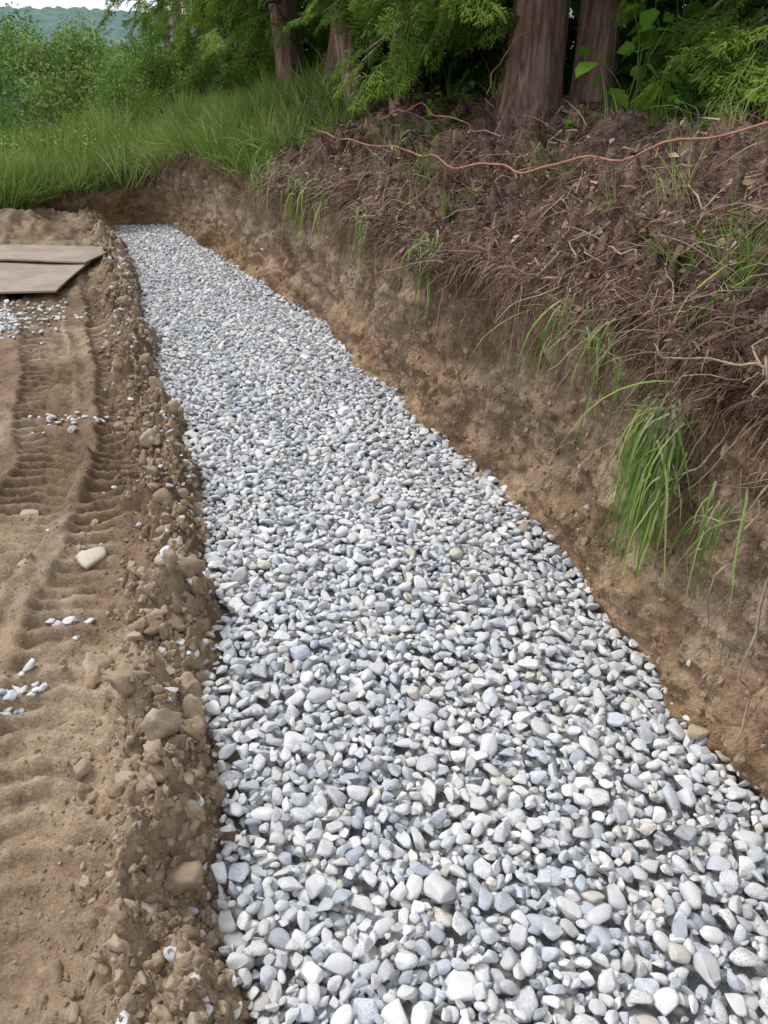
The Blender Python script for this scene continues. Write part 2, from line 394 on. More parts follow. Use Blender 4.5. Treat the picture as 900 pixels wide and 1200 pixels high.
ux=axis([(-24,-8,.5),(-8,8,.09),(8,16,.5)]);uy=axis([(-4,14,.09),(14,30,.4),(30,70,2)])
X,Y=np.meshgrid(ux,uy,indexing='ij');x=X.ravel();y=Y.ravel()
d,s=near(x,y)
z=Hs(s)+rise(d,s)+drop(x,y)+.05*fbm(x,y,0*x,.8,3,3)*sm(.5,1.5,d)+.02*fbm(x,y,0*x,4,4,90)*sm(1.1,1.8,d)
z-=.05*sm(1.4,1.1,d)
F=gridF(len(ux),len(uy));F=F[(d[F]>1.05).all(1)]
mk('hillside_ground',np.stack([x,y,z],1),F[:, ::-1],BANK,{'mulch':np.ones(len(x)),'wet':0*x,'grassy':np.maximum(sm(.35,.12,As(s)),sm(12,15,y))})

r=np.concatenate([-np.geomspace(2500,12,40),np.linspace(-10,10,8),np.geomspace(12,2500,40)])
X,Y=np.meshgrid(r,r,indexing='ij');x=X.ravel();y=Y.ravel()
mk('ground',np.stack([x,y,-.9+drop(x,y)],1),gridF(len(r),len(r))[:, ::-1],VAL)
def hill(name,xr,yr,n,m_,peak,mat,fs,fa,seed):
    X,Y=np.meshgrid(np.linspace(*xr,n),np.linspace(*yr,m_),indexing='ij')
    v=(Y-yr[0])/(yr[1]-yr[0]);x=X.ravel();y=Y.ravel()
    z=-8+np.sin(np.pi*v.ravel())**.8*(peak+8)*(1+.22*vn(x/ (xr[1]-xr[0])*9,0*x,0*x,seed))+fa*np.abs(fbm(x,y,0*x,fs,3,seed+3,.6))
    mk(name,np.stack([x,y,z],1),gridF(n,m_)[:, ::-1],mat)
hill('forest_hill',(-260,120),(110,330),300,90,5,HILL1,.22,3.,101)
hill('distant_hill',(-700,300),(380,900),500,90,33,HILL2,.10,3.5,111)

# ------------------------------------------------------------ stones
def stone_src(name,n,mat,rough=False,ncut=12,sub=3):
    import bmesh
    obs=[]
    for i in range(n):
        bm=bmesh.new();bmesh.ops.create_icosphere(bm,subdivisions=sub,radius=1)
        V=np.array([v.co[:] for v in bm.verts]);Fc=[[v.index for v in f.verts] for f in bm.faces];bm.free()
        if not rough:
            ang=rng.random()<.78
            for k in range(ncut if ang else 5):
                nn=nrm(rng.normal(0,1,3));dd=rng.uniform(.38,.76) if ang else rng.uniform(.62,.9)
                t=V@nn-dd;V=V-np.where(t>0,t*rng.uniform(.92,1.),0)[:,None]*nn
            V*=(1+.05*fbm(V[:,0],V[:,1],V[:,2],1.4,2,200+i))[:,None]
            V=V-V.mean(0);V/=np.abs(V).max(0)
            V*=np.array([1.12,rng.uniform(.62,.95),rng.uniform(.4,.66)])
        else:
            for k in range(7):
                nn=nrm(rng.normal(0,1,3));dd=rng.uniform(.45,.8)
                t=V@nn-dd;V=V-np.where(t>0,t*.9,0)[:,None]*nn
            V*=(1+.38*fbm(V[:,0],V[:,1],V[:,2],1.5,5,300+i,.6))[:,None]
            V*=np.array([1.1,rng.uniform(.7,.95),rng.uniform(.5,.8)])
        obs.append(mk('%s_%02d'%(name,i),V,Fc,mat,link=False,smooth=True))
    return srccol(name,obs)
NS=32
CST=stone_src('drain_rock_src',NS,STONE);CTAN=stone_src('field_stone_src',10,TAN);CCL=stone_src('clod_src',14,CLOD,True)
cell=.005;x0,y0=-3.5,.15;nxg=int(5.4/cell);nyg=int(9.75/cell)
cx=x0+np.arange(nxg)*cell;cy=y0+np.arange(nyg)*cell
Xg,Yg=np.meshgrid(cx[::4],cy[::4],indexing='ij')
Hc=Gz(Xg.ravel(),Yg.ravel()).reshape(Xg.shape)
HM=np.repeat(np.repeat(Hc,4,0),4,1)[:nxg,:nyg].copy()
pos=[];rots=[];scls=[]
def deposit(NT,ymax,mu,sg,rmin,rmax,nc,thr,zmx):
    ys=.2+ (ymax-.2)*rng.random((NT,nc));us=rng.random((NT,nc))
    l_=eL(ys)-.02;r_=eR(ys)+.05
    xs=l_+us*(r_-l_)
    lim=.005+.02*vn(xs*1.2,ys*1.2,0*xs,120)
    rad=np.clip(rng.lognormal(math.log(mu),sg,NT),rmin,rmax)
    yaw=rng.uniform(0,2*np.pi,NT)
    for i in range(NT):
        a=rad[i];b=a*.85;c=a*.55
        ii=((xs[i]-x0)/cell).astype(int);jj=((ys[i]-y0)/cell).astype(int)
        hh=HM[ii,jj]-lim[i];k=int(hh.argmin())
        if hh[k]>thr: continue
        px,py=xs[i,k],ys[i,k];ci,cj=int(ii[k]),int(jj[k]);w=int(a/cell)+1
        i0,i1,j0,j1=ci-w,ci+w+1,cj-w,cj+w+1
        if i0<0 or j0<0 or i1>nxg or j1>nyg: continue
        sub=HM[i0:i1,j0:j1]
        u=cx[i0:i1,None]-px;v=cy[None,j0:j1]-py
        rho=(u*u+v*v)/(a*b);ins=rho<.72
        hgt=c*np.sqrt(np.clip(1-rho,0,1))
        zc=(sub+hgt)[ins].max()-.3*c
        if zc>zmx+lim[i,k]: continue
        sx=np.clip((sub[-1].mean()-sub[0].mean())/(2*a),-.5,.5);sy=np.clip((sub[:,-1].mean()-sub[:,0].mean())/(2*a),-.5,.5)
        pos.append((px,py,zc));rots.append((math.atan(sy)*.8+random.gauss(0,.17),-math.atan(sx)*.8+random.gauss(0,.17),yaw[i]));scls.append(a)
        np.maximum(sub,np.where(rho<1,zc+hgt,-9),out=sub)
deposit(60000,9.45,.0182,.30,.010,.036,6,-.002,.026)
n1=len(pos)
deposit(45000,6.5,.0115,.22,.008,.016,12,-.003,.018)
print('stones',n1,len(pos))
def scat(cxy,sd,n,r0,r1,zo=.4):
    p=np.array(cxy)+rng.normal(0,1,(n,2))*np.array(sd);a=rng.uniform(r0,r1,n)
    z=Gz(p[:,0],p[:,1])+a*zo
    for k in range(n):
        pos.append((p[k,0],p[k,1],z[k]));rots.append((rng.normal(0,.25),rng.normal(0,.25),rng.uniform(0,6.3)));scls.append(a[k])
scat((-1.62,3.56),(.08,.06),45,.008,.018)
scat((-2.62,5.2),(.2,.22),420,.010,.020)
scat((-1.05,1.62),(.05,.055),22,.012,.024)
scat((-1.02,1.95),(.05,.03),5,.012,.02)
scat((-1.35,3.1),(.5,.9),28,.008,.016)
scat((-1.75,5.2),(.12,.3),60,.010,.018)
yy=rng.uniform(.5,8.5,560);xx=eL(yy)-np.abs(rng.normal(0,.08,560))+.02
a=rng.uniform(.008,.022,560);z=Gz(xx,yy)+a*.3
for k in range(560): pos.append((xx[k],yy[k],z[k]));rots.append((rng.normal(0,.4),rng.normal(0,.4),rng.uniform(0,6.3)));scls.append(a[k])
pos=np.array(pos);scls=np.array(scls)
instancer('gravel_path',CST,pos,rots,scls,rng.integers(0,NS,len(pos)))
tp=[(-1.06,2.33,.066),(-1.27,2.27,.038),(-1.42,2.655,.045),(-.474,.957,.034),(-.55,1.113,.03),(-1.5,3.4,.035),(-.5,1.35,.025),(-.62,1.5,.024),(-.68,2.0,.034),(-.75,2.35,.03),(-.6,1.25,.03),(-.72,1.75,.03),(-.8,2.7,.035),(-.95,2.9,.03),(-1.35,4.1,.04)]
tp=np.array(tp);z=Gz(tp[:,0],tp[:,1])+tp[:,2]*.12
tp2=np.array([(.86,1.52,.03,.03),(.9,1.44,.022,.02),(.55,2.6,.028,.03),(.6,2.5,.02,.02),(-2.3,9.0,.05,.1),(.42,3.05,.02,.03),(-1.75,8.3,.07,.62),(-1.0,6.6,.03,.3),(.2,3.7,.02,.3)])
allp=np.concatenate([np.stack([tp[:,0],tp[:,1],z],1),tp2[:,[0,1,3]]]);alls=np.concatenate([tp[:,2],tp2[:,2]])
instancer('field_stones',CTAN,allp,np.stack([rng.normal(0,.1,len(allp)),rng.normal(0,.1,len(allp)),rng.uniform(0,6,len(allp))],1),alls,rng.integers(0,10,len(allp)))
n=360;i=rng.integers(60,len(sN)-200,n);j=rng.integers(12,88,n)
ep=G3[i,j];es=rng.uniform(.004,.010,n)*rng.choice([1,1,1,1.8],n)
instancer('bank_pebbles',CTAN,ep,rng.uniform(0,6,(n,3)),es,rng.integers(0,10,n))
n=11000
yy=.25+8.3*rng.random(n)**1.5;off_=rng.gamma(2.2,.065,n)-.03
xx=eL(yy)-off_;a=np.clip(rng.lognormal(math.log(.0068),.72,n),.003,.05)*np.where(off_>.35,.6,1)
n2=6000;yb=.3+6*rng.random(n2)**1.4;xb=eL(yb)-rng.uniform(.1,2.2,n2);ab=rng.uniform(.002,.006,n2)
xx=np.concatenate([xx,xb]);yy=np.concatenate([yy,yb]);a=np.concatenate([a,ab])
z=Gz(xx,yy)+a*.1
n4=4500;i4=rng.integers(45,len(sN)-260,n4);j4=rng.integers(15,92,n4)
P4=G3[i4,j4];a4=np.clip(rng.lognormal(math.log(.0065),.5,n4),.003,.022)
cp=np.concatenate([np.stack([xx,yy,z],1),P4]);ca=np.concatenate([a,a4])
instancer('soil_clods',CCL,cp,rng.uniform(0,6.3,(len(cp),3)),ca,rng.integers(0,14,len(cp)))

# ------------------------------------------------------------ plywood sheets
def ply(cx_,cy_,w,h,rot,z,t,seed):
    n=24;m_=14;u=np.linspace(-w/2,w/2,n);v=np.linspace(-h/2,h/2,m_);U,Vv=np.meshgrid(u,v,indexing='ij')
    wz=.018*vn(U*1.2,Vv*1.2,0*U,seed)+t*U+.004*vn(U*5,Vv*5,0*U,seed+1)
    top=np.stack([U,Vv,wz+.007],2).reshape(-1,3);bot=np.stack([U,Vv,wz-.007],2).reshape(-1,3)
    F=gridF(n,m_)[:, ::-1].tolist();k=n*m_;F+=[[q+k for q in f[::-1]] for f in F]
    ring=[i*m_ for i in range(n)]+[(n-1)*m_+j for j in range(1,m_)]+[i*m_+m_-1 for i in range(n-2,-1,-1)]+[j for j in range(m_-2,0,-1)]
    for a_,b_ in zip(ring,ring[1:]+ring[:1]): F.append([a_,b_,b_+k,a_+k])
    ob=mk('plywood_sheet',np.concatenate([top,bot]),F,PLY,smooth=False)
    ob.location=(cx_,cy_,z);ob.rotation_euler=(0,0,rot);return ob
ply(-3.62,6.2,2.3,1.1,.08,.17,.0,1)
ply(-3.25,7.0,1.6,.62,-.12,.20,.012,2)

# ------------------------------------------------------------ root debris, vines
def samp(n,jlo,jhi,slo=45,shi=None,bias=1.5):
    shi=shi or np.searchsorted(sN,s_c-.3)
    i=(slo+(shi-slo)*rng.random(n)**bias).astype(int);j=rng.integers(jlo,jhi,n);return i,j
J0=len(tau)
parts=[]
n=46000;i,j=samp(n,J0-7,nP-4,bias=1.25)
nn=NRM[i,j];P0=G3[i,j]+nn*rng.uniform(0,.012,n)[:,None]
rv=nrm(rng.normal(0,1,(n,3)));down=np.stack([-nx[i],-ny[i],-.55+0*nx[i]],1)
D=rv-nn*(rv*nn).sum(1)[:,None]*.8+down*rng.uniform(0,.9,n)[:,None]+nn*.14
parts.append(strands(P0,D,np.clip(rng.lognormal(math.log(.03),.65,n),.01,.2),np.clip(rng.lognormal(math.log(.0036),.7,n),.001,.016),.25,.13,3,False,3.,.3))
n=3600;i,j=samp(n,J0-4,nP-4,bias=1.2)
nn=NRM[i,j];P0=G3[i,j]+nn*.01
rv=nrm(rng.normal(0,1,(n,3)));down=np.stack([-nx[i],-ny[i],-.6+0*nx[i]],1)
D=rv-nn*(rv*nn).sum(1)[:,None]+down*.7+nn*.2
parts.append(strands(P0,D,rng.uniform(.08,.36,n),rng.uniform(.0018,.0055,n),.6,.18,8,True,1.,.4,rng.beta(2.4,1.5,n)))
n=9500;i,j=samp(n,J0-12,J0+16,bias=1.15)
P0=G3[i,j]+NRM[i,j]*.01
out_=np.stack([-nx[i],-ny[i],0*nx[i]],1)
D=out_*rng.uniform(.1,.7,n)[:,None]+rng.normal(0,.4,(n,3))
clmp=np.clip(.9+1.1*vn(sN[i]*3.,0*sN[i],0*sN[i],78),.35,2.)
parts.append(strands(P0,D,np.clip(rng.lognormal(math.log(.12),.55,n)*clmp,.03,.5),rng.uniform(.001,.0038,n),2.6,.17,8,True,1.,.3,rng.beta(1.8,1.7,n)))
n=4200;i,j=samp(n,30,J0-4,bias=1.)
P0=G3[i,j]+NRM[i,j]*.004;D=np.stack([-nx[i]*.3,-ny[i]*.3,-1+0*nx[i]],1)+rng.normal(0,.4,(n,3))
parts.append(strands(P0,D,rng.uniform(.03,.22,n),rng.uniform(.0008,.0022,n),.8,.2,6,True,1.,.3,rng.uniform(.15,1,n)))
V,F,R,T=join(parts);mk('root_debris',V,F,FIBRE,{'rnd':R,'t':T})
def tube(name,pts,r0,r1,mat,ns=7,sub=8,wob=.0,parent=None,seed=0):
    pts=np.array(pts,float);k=np.linspace(0,len(pts)-1,(len(pts)-1)*sub+1)
    c=np.stack([np.interp(k,np.arange(len(pts)),pts[:,a]) for a in range(3)],1)
    for _ in range(sub//2):
        c[1:-1]=(c[:-2]+c[1:-1]*2+c[2:])/4
    c+=wob*np.stack([vn(k*3,0*k+a*7,0*k,seed) for a in range(3)],1)
    t=nrm(np.gradient(c,axis=0));s1=nrm(np.cross(t,[.3,.2,.93]));s2=np.cross(t,s1)
    rr=np.linspace(r0,r1,len(c));an=np.arange(ns)*2*np.pi/ns
    V=c[:,None]+rr[:,None,None]*(s1[:,None]*np.cos(an)[None,:,None]+s2[:,None]*np.sin(an)[None,:,None])
    V=V.reshape(-1,3);F=[]
    for a in range(len(c)-1):
        for b in range(ns): F.append([a*ns+b,a*ns+(b+1)%ns,(a+1)*ns+(b+1)%ns,(a+1)*ns+b])
    return V,np.array(F)
def multi(name,lst,mat,parent=None):
    Vs=[];Fs=[];o=0
    for V,F in lst: Vs.append(V);Fs.append(F+o);o+=len(V)
    return mk(name,np.concatenate(Vs),np.concatenate(Fs),mat,parent=parent)
lst=[]
for (yy0,z0,z1,sw,r_) in [(1.52,.72,.28,.06,.0045),(1.45,.7,.2,-.05,.005),(1.6,.6,.3,.1,.003),(1.95,.78,.45,-.04,.003),(2.4,.8,.5,.05,.003),(3.2,.78,.45,.04,.003),(2.9,.8,.55,-.05,.003),(1.75,.7,.35,.05,.003),(2.1,.75,.4,-.06,.003)]:
    xb_=eR(yy0)
    lst.append(tube('r',[(xb_+.05,yy0,z0+.1),(xb_-.03,yy0+sw*.4,z0),(xb_-.05,yy0+sw,(z0+z1)/2),(xb_-.01,yy0+sw*1.6,z1)],r_,r_*.5,PALE,6,8,.02,seed=int(yy0*10)))
for k in range(70):
    yy0=1.4+6*rng.random()**1.4;d0=rng.uniform(.0,1.1);Lr=rng.uniform(.15,.6);an=rng.uniform(-1.2,1.2)
    pts_=[]
    for q in range(4):
        x_=eR(yy0)+d0+.05-math.cos(an)*Lr*q/3*.7;y_=yy0+math.sin(an)*Lr*q/3
        pts_.append((x_,y_))
    pa=np.array(pts_);zq=Uz(pa[:,0],pa[:,1])+.04+rng.uniform(0,.04,4)
    lst.append(tube('r',np.column_stack([pa,zq]),rng.uniform(.003,.007),.0015,PALE,6,8,.03,seed=400+k))
multi('exposed_roots',lst,PALE)
vp=np.array([(-.65,7.0),(-.42,6.2),(-.12,5.2),(.12,4.55),(.34,3.95),(.58,3.45),(.85,3.05),(1.3,2.8)])
vz=Uz(vp[:,0],vp[:,1])+np.array([.08,.12,.14,.14,.15,.16,.16,.14])
V1=tube('v',np.column_stack([vp,vz]),.0052,.0045,VINE,7,10,.020,seed=9)
V2=tube('v',[(-.02,5.0,1.36),(.2,4.7,1.42),(.4,4.35,1.38),(.52,3.9,1.33)],.0035,.0025,VINE,6,8,.03,seed=10)
V3=tube('v',[(.62,4.5,1.36),(.5,4.3,1.48),(.56,4.4,1.62),(.7,4.5,1.78)],.003,.002,VINE,6,8,.03,seed=12)
multi('bramble_vine',[V1,V2,V3],VINE)

# ------------------------------------------------------------ grass
def tuft_src(name,n,mat,nb=26,h=.32,w=.006,spread=.05,droop=.9,lean=.35):
    obs=[]
    for i in range(n):
        P0=np.column_stack([rng.normal(0,spread,(nb,2)),np.zeros(nb)-.01]);D=np.column_stack([rng.normal(0,lean,(nb,2)),np.ones(nb)])
        V,F,R,T=strands(P0,D,h*rng.uniform(.5,1.15,nb),w*rng.uniform(.7,1.3,nb),droop*rng.uniform(.2,1.4,nb),.04,5,False,.6,.05)
        obs.append(mk('%s_%02d'%(name,i),V,F,mat,{'rnd':R,'t':T},link=False))
    return srccol(name,obs)
TG=tuft_src('grass_tuft_src',8,GRASS)
def rotz(n,t=.1): return np.column_stack([rng.normal(0,t,(n,2)),rng.uniform(0,6.3,n)])
n=7500
x=rng.uniform(-12,-1.5,n);y=7.2+ (16-7.2)*rng.random(n)**1.2
d,s=near(x,y);ok=(d>.02)&(s>s_c-1.8)&(d<8);x=x[ok];y=y[ok]
z=Uz(x,y);k=len(x)
instancer('meadow_grass',TG,np.column_stack([x,y,z]),rotz(k,.3),np.clip(rng.uniform(.3,1.0,k)*(1+.8*fbm(x,y,0*x,1.5,2,160)),.25,2.),rng.integers(0,8,k))
n=480;x=rng.uniform(-7,-2.5,n);y=rng.uniform(9.3,14,n);ok=(fbm(x,y,0*x,.8,2,161)>.0);x=x[ok];y=y[ok];k=len(x)
instancer('tall_grass',TG,np.column_stack([x,y,Uz(x,y)]),rotz(k,.2),rng.uniform(1.3,2.2,k),rng.integers(0,8,k))
i=rng.integers(np.searchsorted(sN,s_c-3.8),np.searchsorted(sN,s_c+7),3600);j=rng.integers(J0-2,nP,len(i))
dens=np.interp(sN[i],[s_c-3.8,s_c-2.8,s_c-1.8],[.04,.5,1.]);ok=rng.random(len(i))<dens;i=i[ok];j=j[ok]
instancer('bank_grass',TG,G3[i,j],rotz(len(i),.35),rng.uniform(.5,1.2,len(i))*(1+.5*vn(G3[i,j,0]*2,G3[i,j,1]*2,0*G3[i,j,0],163)),rng.integers(0,8,len(i)))
x=rng.uniform(-3,.3,700);y=rng.uniform(8,14,700);d,s=near(x,y);ok=(d>1.)&(rng.random(700)<np.interp(y,[8,10,14],[.15,.9,1]));x=x[ok];y=y[ok]
instancer('hedge_grass',TG,np.column_stack([x,y,Uz(x,y)]),rotz(len(x),.2),rng.uniform(.8,1.4,len(x)),rng.integers(0,8,len(x)))
flo=[]
for i in range(2):
    V=[];F=[]
    for q in range(5):
        c_=rng.normal(0,.08,3)*np.array([1,1,.5]);r_=.009
        b=len(V);V.append(c_)
        for a in range(6): V.append(c_+np.array([math.cos(a*1.047)*r_,math.sin(a*1.047)*r_,.005*(a%2)]))
        for a in range(6): F.append([b,b+1+a,b+1+(a+1)%6])
    flo.append(mk('flower_src_%d'%i,V,F,YEL,link=False))
CF=srccol('flower_src',flo)
n=260;x=rng.uniform(-6,-2.4,n);y=rng.uniform(8.0,11.5,n);d,s=near(x,y);ok=(d>.1)&(fbm(x,y,0*x,.9,2,140)>-.1);x=x[ok];y=y[ok]
instancer('buttercup_flowers',CF,np.column_stack([x,y,Uz(x,y)+rng.uniform(.15,.30,len(x))]),rotz(len(x),.5),rng.uniform(.8,1.2,len(x)),rng.integers(0,2,len(x)))
def hang(px_,py_,pz_,nb,L,w=.007,up=.6,spr=.04):
    n=nb;P0=np.array([px_,py_,pz_])+rng.normal(0,spr,(n,3))*np.array([.6,1.2,.8])
    D=np.column_stack([rng.normal(-.5,.4,n),rng.normal(-.1,.6,n),rng.normal(up,.5,n)])
    V,F,R,T=strands(P0,D,L*rng.uniform(.35,1.25,n),w*rng.uniform(.5,1.2,n),rng.uniform(2.2,7.,n),.10,9,False,.5,.05)
    mk('hanging_grass',V,F,HANG,{'rnd':R,'t':T})
hang(.76,1.92,.80,110,.40,.007,-.3,.04)
hang(.75,1.88,.66,90,.34,.0065,-1.,.04)
hang(.84,1.66,.66,20,.3,.006,-.4,.05)
hang(.64,2.18,.94,30,.36,.008,.3,.05)
hang(.57,2.38,.94,18,.32,.007,.3,.05)
hang(.22,3.5,.92,46,.30,.008,-.2,.04)
hang(-.10,4.3,.93,34,.30,.008,.1,.06)
hang(-.36,5.1,.94,40,.34,.008,.3,.08)
hang(-.56,5.6,.95,46,.36,.008,.4,.1)
hang(-.85,6.2,.93,46,.36,.008,.5,.12)
hang(1.05,1.95,1.12,36,.45,.009,.9,.05)
hang(1.25,2.3,1.22,34,.45,.009,1.2,.06)
hang(.15,4.5,1.16,26,.35,.007,1.0,.08)
hang(1.55,3.1,1.34,34,.5,.009,1.6,.1)
i,j=samp(90,J0+20,nP-2,bias=.8)
instancer('slope_weeds',TG,G3[i,j],rotz(len(i),.3),rng.uniform(.35,.8,len(i)),rng.integers(0,8,len(i)))

# ------------------------------------------------------------ foliage sources
def spray_src(name,n,mat,nl=22,nsub=6,wm=1.):
    obs=[]
    for i in range(n):
        parts=[]
        ax=strands([[0,0,0]],[[1,0,.1]],1.,.02,.5,.05,8,False,0.,.3);parts.append(ax)
        cen=(ax[0][0::2]+ax[0][1::2])/2
        P=[];Dd=[];LL=[]
        for q in range(nl):
            t=.06+.92*q/nl;k=t*8;a=int(k);c_=cen[a]*(1-(k-a))+cen[min(a+1,8)]*(k-a);tt=nrm(cen[min(a+1,8)]-cen[a] if a<8 else cen[8]-cen[7])
            sd=1 if q%2 else -1;ll=.42*(math.sin(math.pi*min(t*.85+.12,1))**.8)*rng.uniform(.75,1.15)
            dd_=tt*.75+np.array([0,sd*.8,rng.normal(0,.2)]);P.append(c_);Dd.append(dd_);LL.append(ll)
            dn_=nrm(dd_)
            for w_ in range(nsub):
                u=.15+.8*w_/nsub;s2=1 if w_%2 else -1
                P.append(c_+dn_*ll*u+np.array([0,0,-.12*u*ll]));Dd.append(dn_*.8+np.array([s2*sd*.75,-s2*.5*1.0,rng.normal(0,.3)])*.8);LL.append(.13*(1-u*.5)*rng.uniform(.7,1.3))
        parts.append(strands(P,Dd,np.array(LL),np.where(np.array(LL)>.15,.018,.03)*wm,.5,.04,2,False,.5,.35))
        V,F,R,T=join(parts)
        obs.append(mk('%s_%02d'%(name,i),V,F,mat,{'rnd':R,'t':T},link=False))
    return srccol(name,obs)
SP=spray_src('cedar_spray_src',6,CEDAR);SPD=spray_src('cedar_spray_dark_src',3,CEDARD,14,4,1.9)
def clump_src(name,n,mat,nl=60,ls=.2):
    obs=[]
    for i in range(n):
        c_=nrm(rng.normal(0,1,(nl,3)))*(rng.random(nl)**.5)[:,None];a=nrm(rng.normal(0,1,(nl,3))+np.array([0,0,-.3]));b=nrm(np.cross(a,rng.normal(0,1,(nl,3))));l_=ls*rng.uniform(.6,1.3,nl)[:,None]
        nn=np.cross(a,b)*.15
        V=np.stack([c_,c_+a*l_*.5+b*l_*.32+nn*l_,c_+a*l_,c_+a*l_*.5-b*l_*.32+nn*l_],1).reshape(-1,3)
        k=np.arange(nl)*4;F=np.concatenate([np.stack([k,k+1,k+2],1),np.stack([k,k+2,k+3],1)])
        obs.append(mk('%s_%02d'%(name,i),V,F,mat,{'rnd':np.repeat(rng.random(nl),4),'t':np.ones(nl*4)},link=False,smooth=False))
    return srccol(name,obs)
CL=clump_src('leaf_clump_src',5,LEAFT,60,.22);CLD=clump_src('far_leaf_clump_src',4,LEAFD,50,.26)

# ------------------------------------------------------------ trees
def trunk_vf(x,y,zb,r,h,lean=(0,0),seed=0,flare=.5,ns=30,nr=46,rt=.25):
    t=np.linspace(0,1,nr)**1.7;an=np.arange(ns)*2*np.pi/ns
    A,Tt=np.meshgrid(an,t);zz_=Tt*h
    rad_=r*((1-Tt)*(1-rt)+rt)*(1+flare*np.exp(-zz_/.16))
    rad_*=1+.10*vn(np.cos(A)*4+seed,np.sin(A)*4,zz_*.8,seed)+.06*vn(np.cos(A)*11,np.sin(A)*11,zz_*2.,seed+1)+.25*np.exp(-zz_/.2)*vn(np.cos(A)*1.8,np.sin(A)*1.8,zz_,seed+2)
    X_=x+lean[0]*zz_+np.cos(A)*rad_+.06*vn(zz_*.8,0*zz_,0*zz_,seed+5);Y_=y+lean[1]*zz_+np.sin(A)*rad_
    V=np.stack([X_,Y_,zb-.12+zz_],2).reshape(-1,3);F=[]
    for a in range(nr-1):
        for b in range(ns): F.append([a*ns+b,a*ns+(b+1)%ns,(a+1)*ns+(b+1)%ns,(a+1)*ns+b])
    return V,np.array(F)
def cedar(x,y,r,h,lean=(0,0),seed=0,zmin=.5,nb=46,reach=1.2,extra=(),spr=.42,dark=False,per=8,r2=None):
    zb=float(Uz(x,y)[0])
    lst=[trunk_vf(x,y,zb,r,h,lean,seed)]
    if r2: lst.append(trunk_vf(x+r2[0],y+r2[1],zb,r2[2],h*.9,(lean[0]+.05,lean[1]),seed+9))
    pos=[];rot=[];sc=[];br=[]
    for b in range(nb):
        t=(b+.5)/nb;hz=zmin+(h-zmin)*t**1.5;az=b*2.4+rng.normal(0,.3);ln=reach*(1-.8*(hz/h))*rng.uniform(.7,1.15)+.15
        br.append((zb+hz,az,ln,-.12,False))
    for e in extra: br.append((*e,True))
    for (z0,az,ln,dz,ex) in br:
        zr=z0-zb;o=np.array([x+lean[0]*zr,y+lean[1]*zr,z0]);dv=np.array([math.cos(az),math.sin(az),0])
        pts_=[o,o+dv*ln*.5+np.array([0,0,.02]),o+dv*ln+np.array([0,0,dz*ln*1.6])]
        lst.append(tube('b',pts_,.018,.004,BARK,5,4,.02,seed=seed+int(az*10)%50))
        for q in range(per if not ex else per+6):
            u=rng.uniform(.25,1.);p=o+dv*ln*u+np.array([0,0,dz*ln*1.6*u*u])+rng.normal(0,.07,3)
            pos.append(p);rot.append((rng.normal(0,.45),rng.uniform(.1,1.1),az+rng.normal(0,.7)));sc.append(spr*rng.uniform(.6,1.2)*(.75 if ex else 1))
    tr=multi('cedar_tree',lst,BARK)
    k=len(pos)
    instancer('foliage',SPD if dark else SP,pos,rot,sc,rng.integers(0,3 if dark else 6,k),parent=tr)
    return tr
cedar(.78,4.75,.155,6.5,(.02,.05),1,1.0,40,1.2,[(2.0,2.9,.95,-.25),(1.95,3.3,.9,-.2),(2.1,3.7,.8,-.2),(2.0,2.5,.7,-.2)],r2=(.33,.12,.115))
cedar(.20,6.3,.11,6,(-.03,.02),2,1.2,34,.9,[(2.15,4.4,.8,-.15),(2.1,3.9,.8,-.15)])
cedar(-.14,7.0,.10,6,(-.16,.0),3,1.2,34,.9)
cedar(-.45,7.6,.11,6,(.12,.02),33,1.2,30,.9)
cedar(-.80,8.3,.13,6,(-.14,.02),4,1.1,34,1.0,[(2.1,4.5,.9,-.2)])
cedar(-.95,9.5,.11,6,(-.04,.02),5,.6,36,1.2)
cedar(-1.35,10.6,.11,6,(0,.02),6,.5,38,1.3)
cedar(-2.0,12.4,.12,6.5,(0,.02),7,.4,40,1.4)
cedar(-2.9,14.6,.12,7,(0,.0),8,.3,40,1.5)
cedar(-3.9,17.2,.13,7.5,(0,.0),9,.3,42,1.6)
cedar(-4.9,20.2,.13,8,(0,.0),10,.3,42,1.6)
cedar(2.15,4.3,.13,6.5,(0,.0),11,.7,40,1.2,[(1.95,3.3,.9,-.2),(1.9,3.9,.9,-.2),(2.,4.4,.8,-.2),(1.85,3.0,.6,-.2),(1.85,4.1,1.1,-.15),(1.8,3.6,.9,-.12),(1.75,4.5,.9,-.1),(1.9,2.6,.8,-.15)])
cedar(3.1,2.9,.13,6.5,(0,.0),12,.9,36,1.2,[(1.9,2.9,1.2,-.15),(1.8,2.5,1.1,-.1)])
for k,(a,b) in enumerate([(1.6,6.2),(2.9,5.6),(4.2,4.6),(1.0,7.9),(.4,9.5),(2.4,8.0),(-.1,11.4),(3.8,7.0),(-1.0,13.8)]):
    cedar(a,b,.10,6,(0,0),20+k,.1,34,1.5,spr=.9,dark=True,per=4)

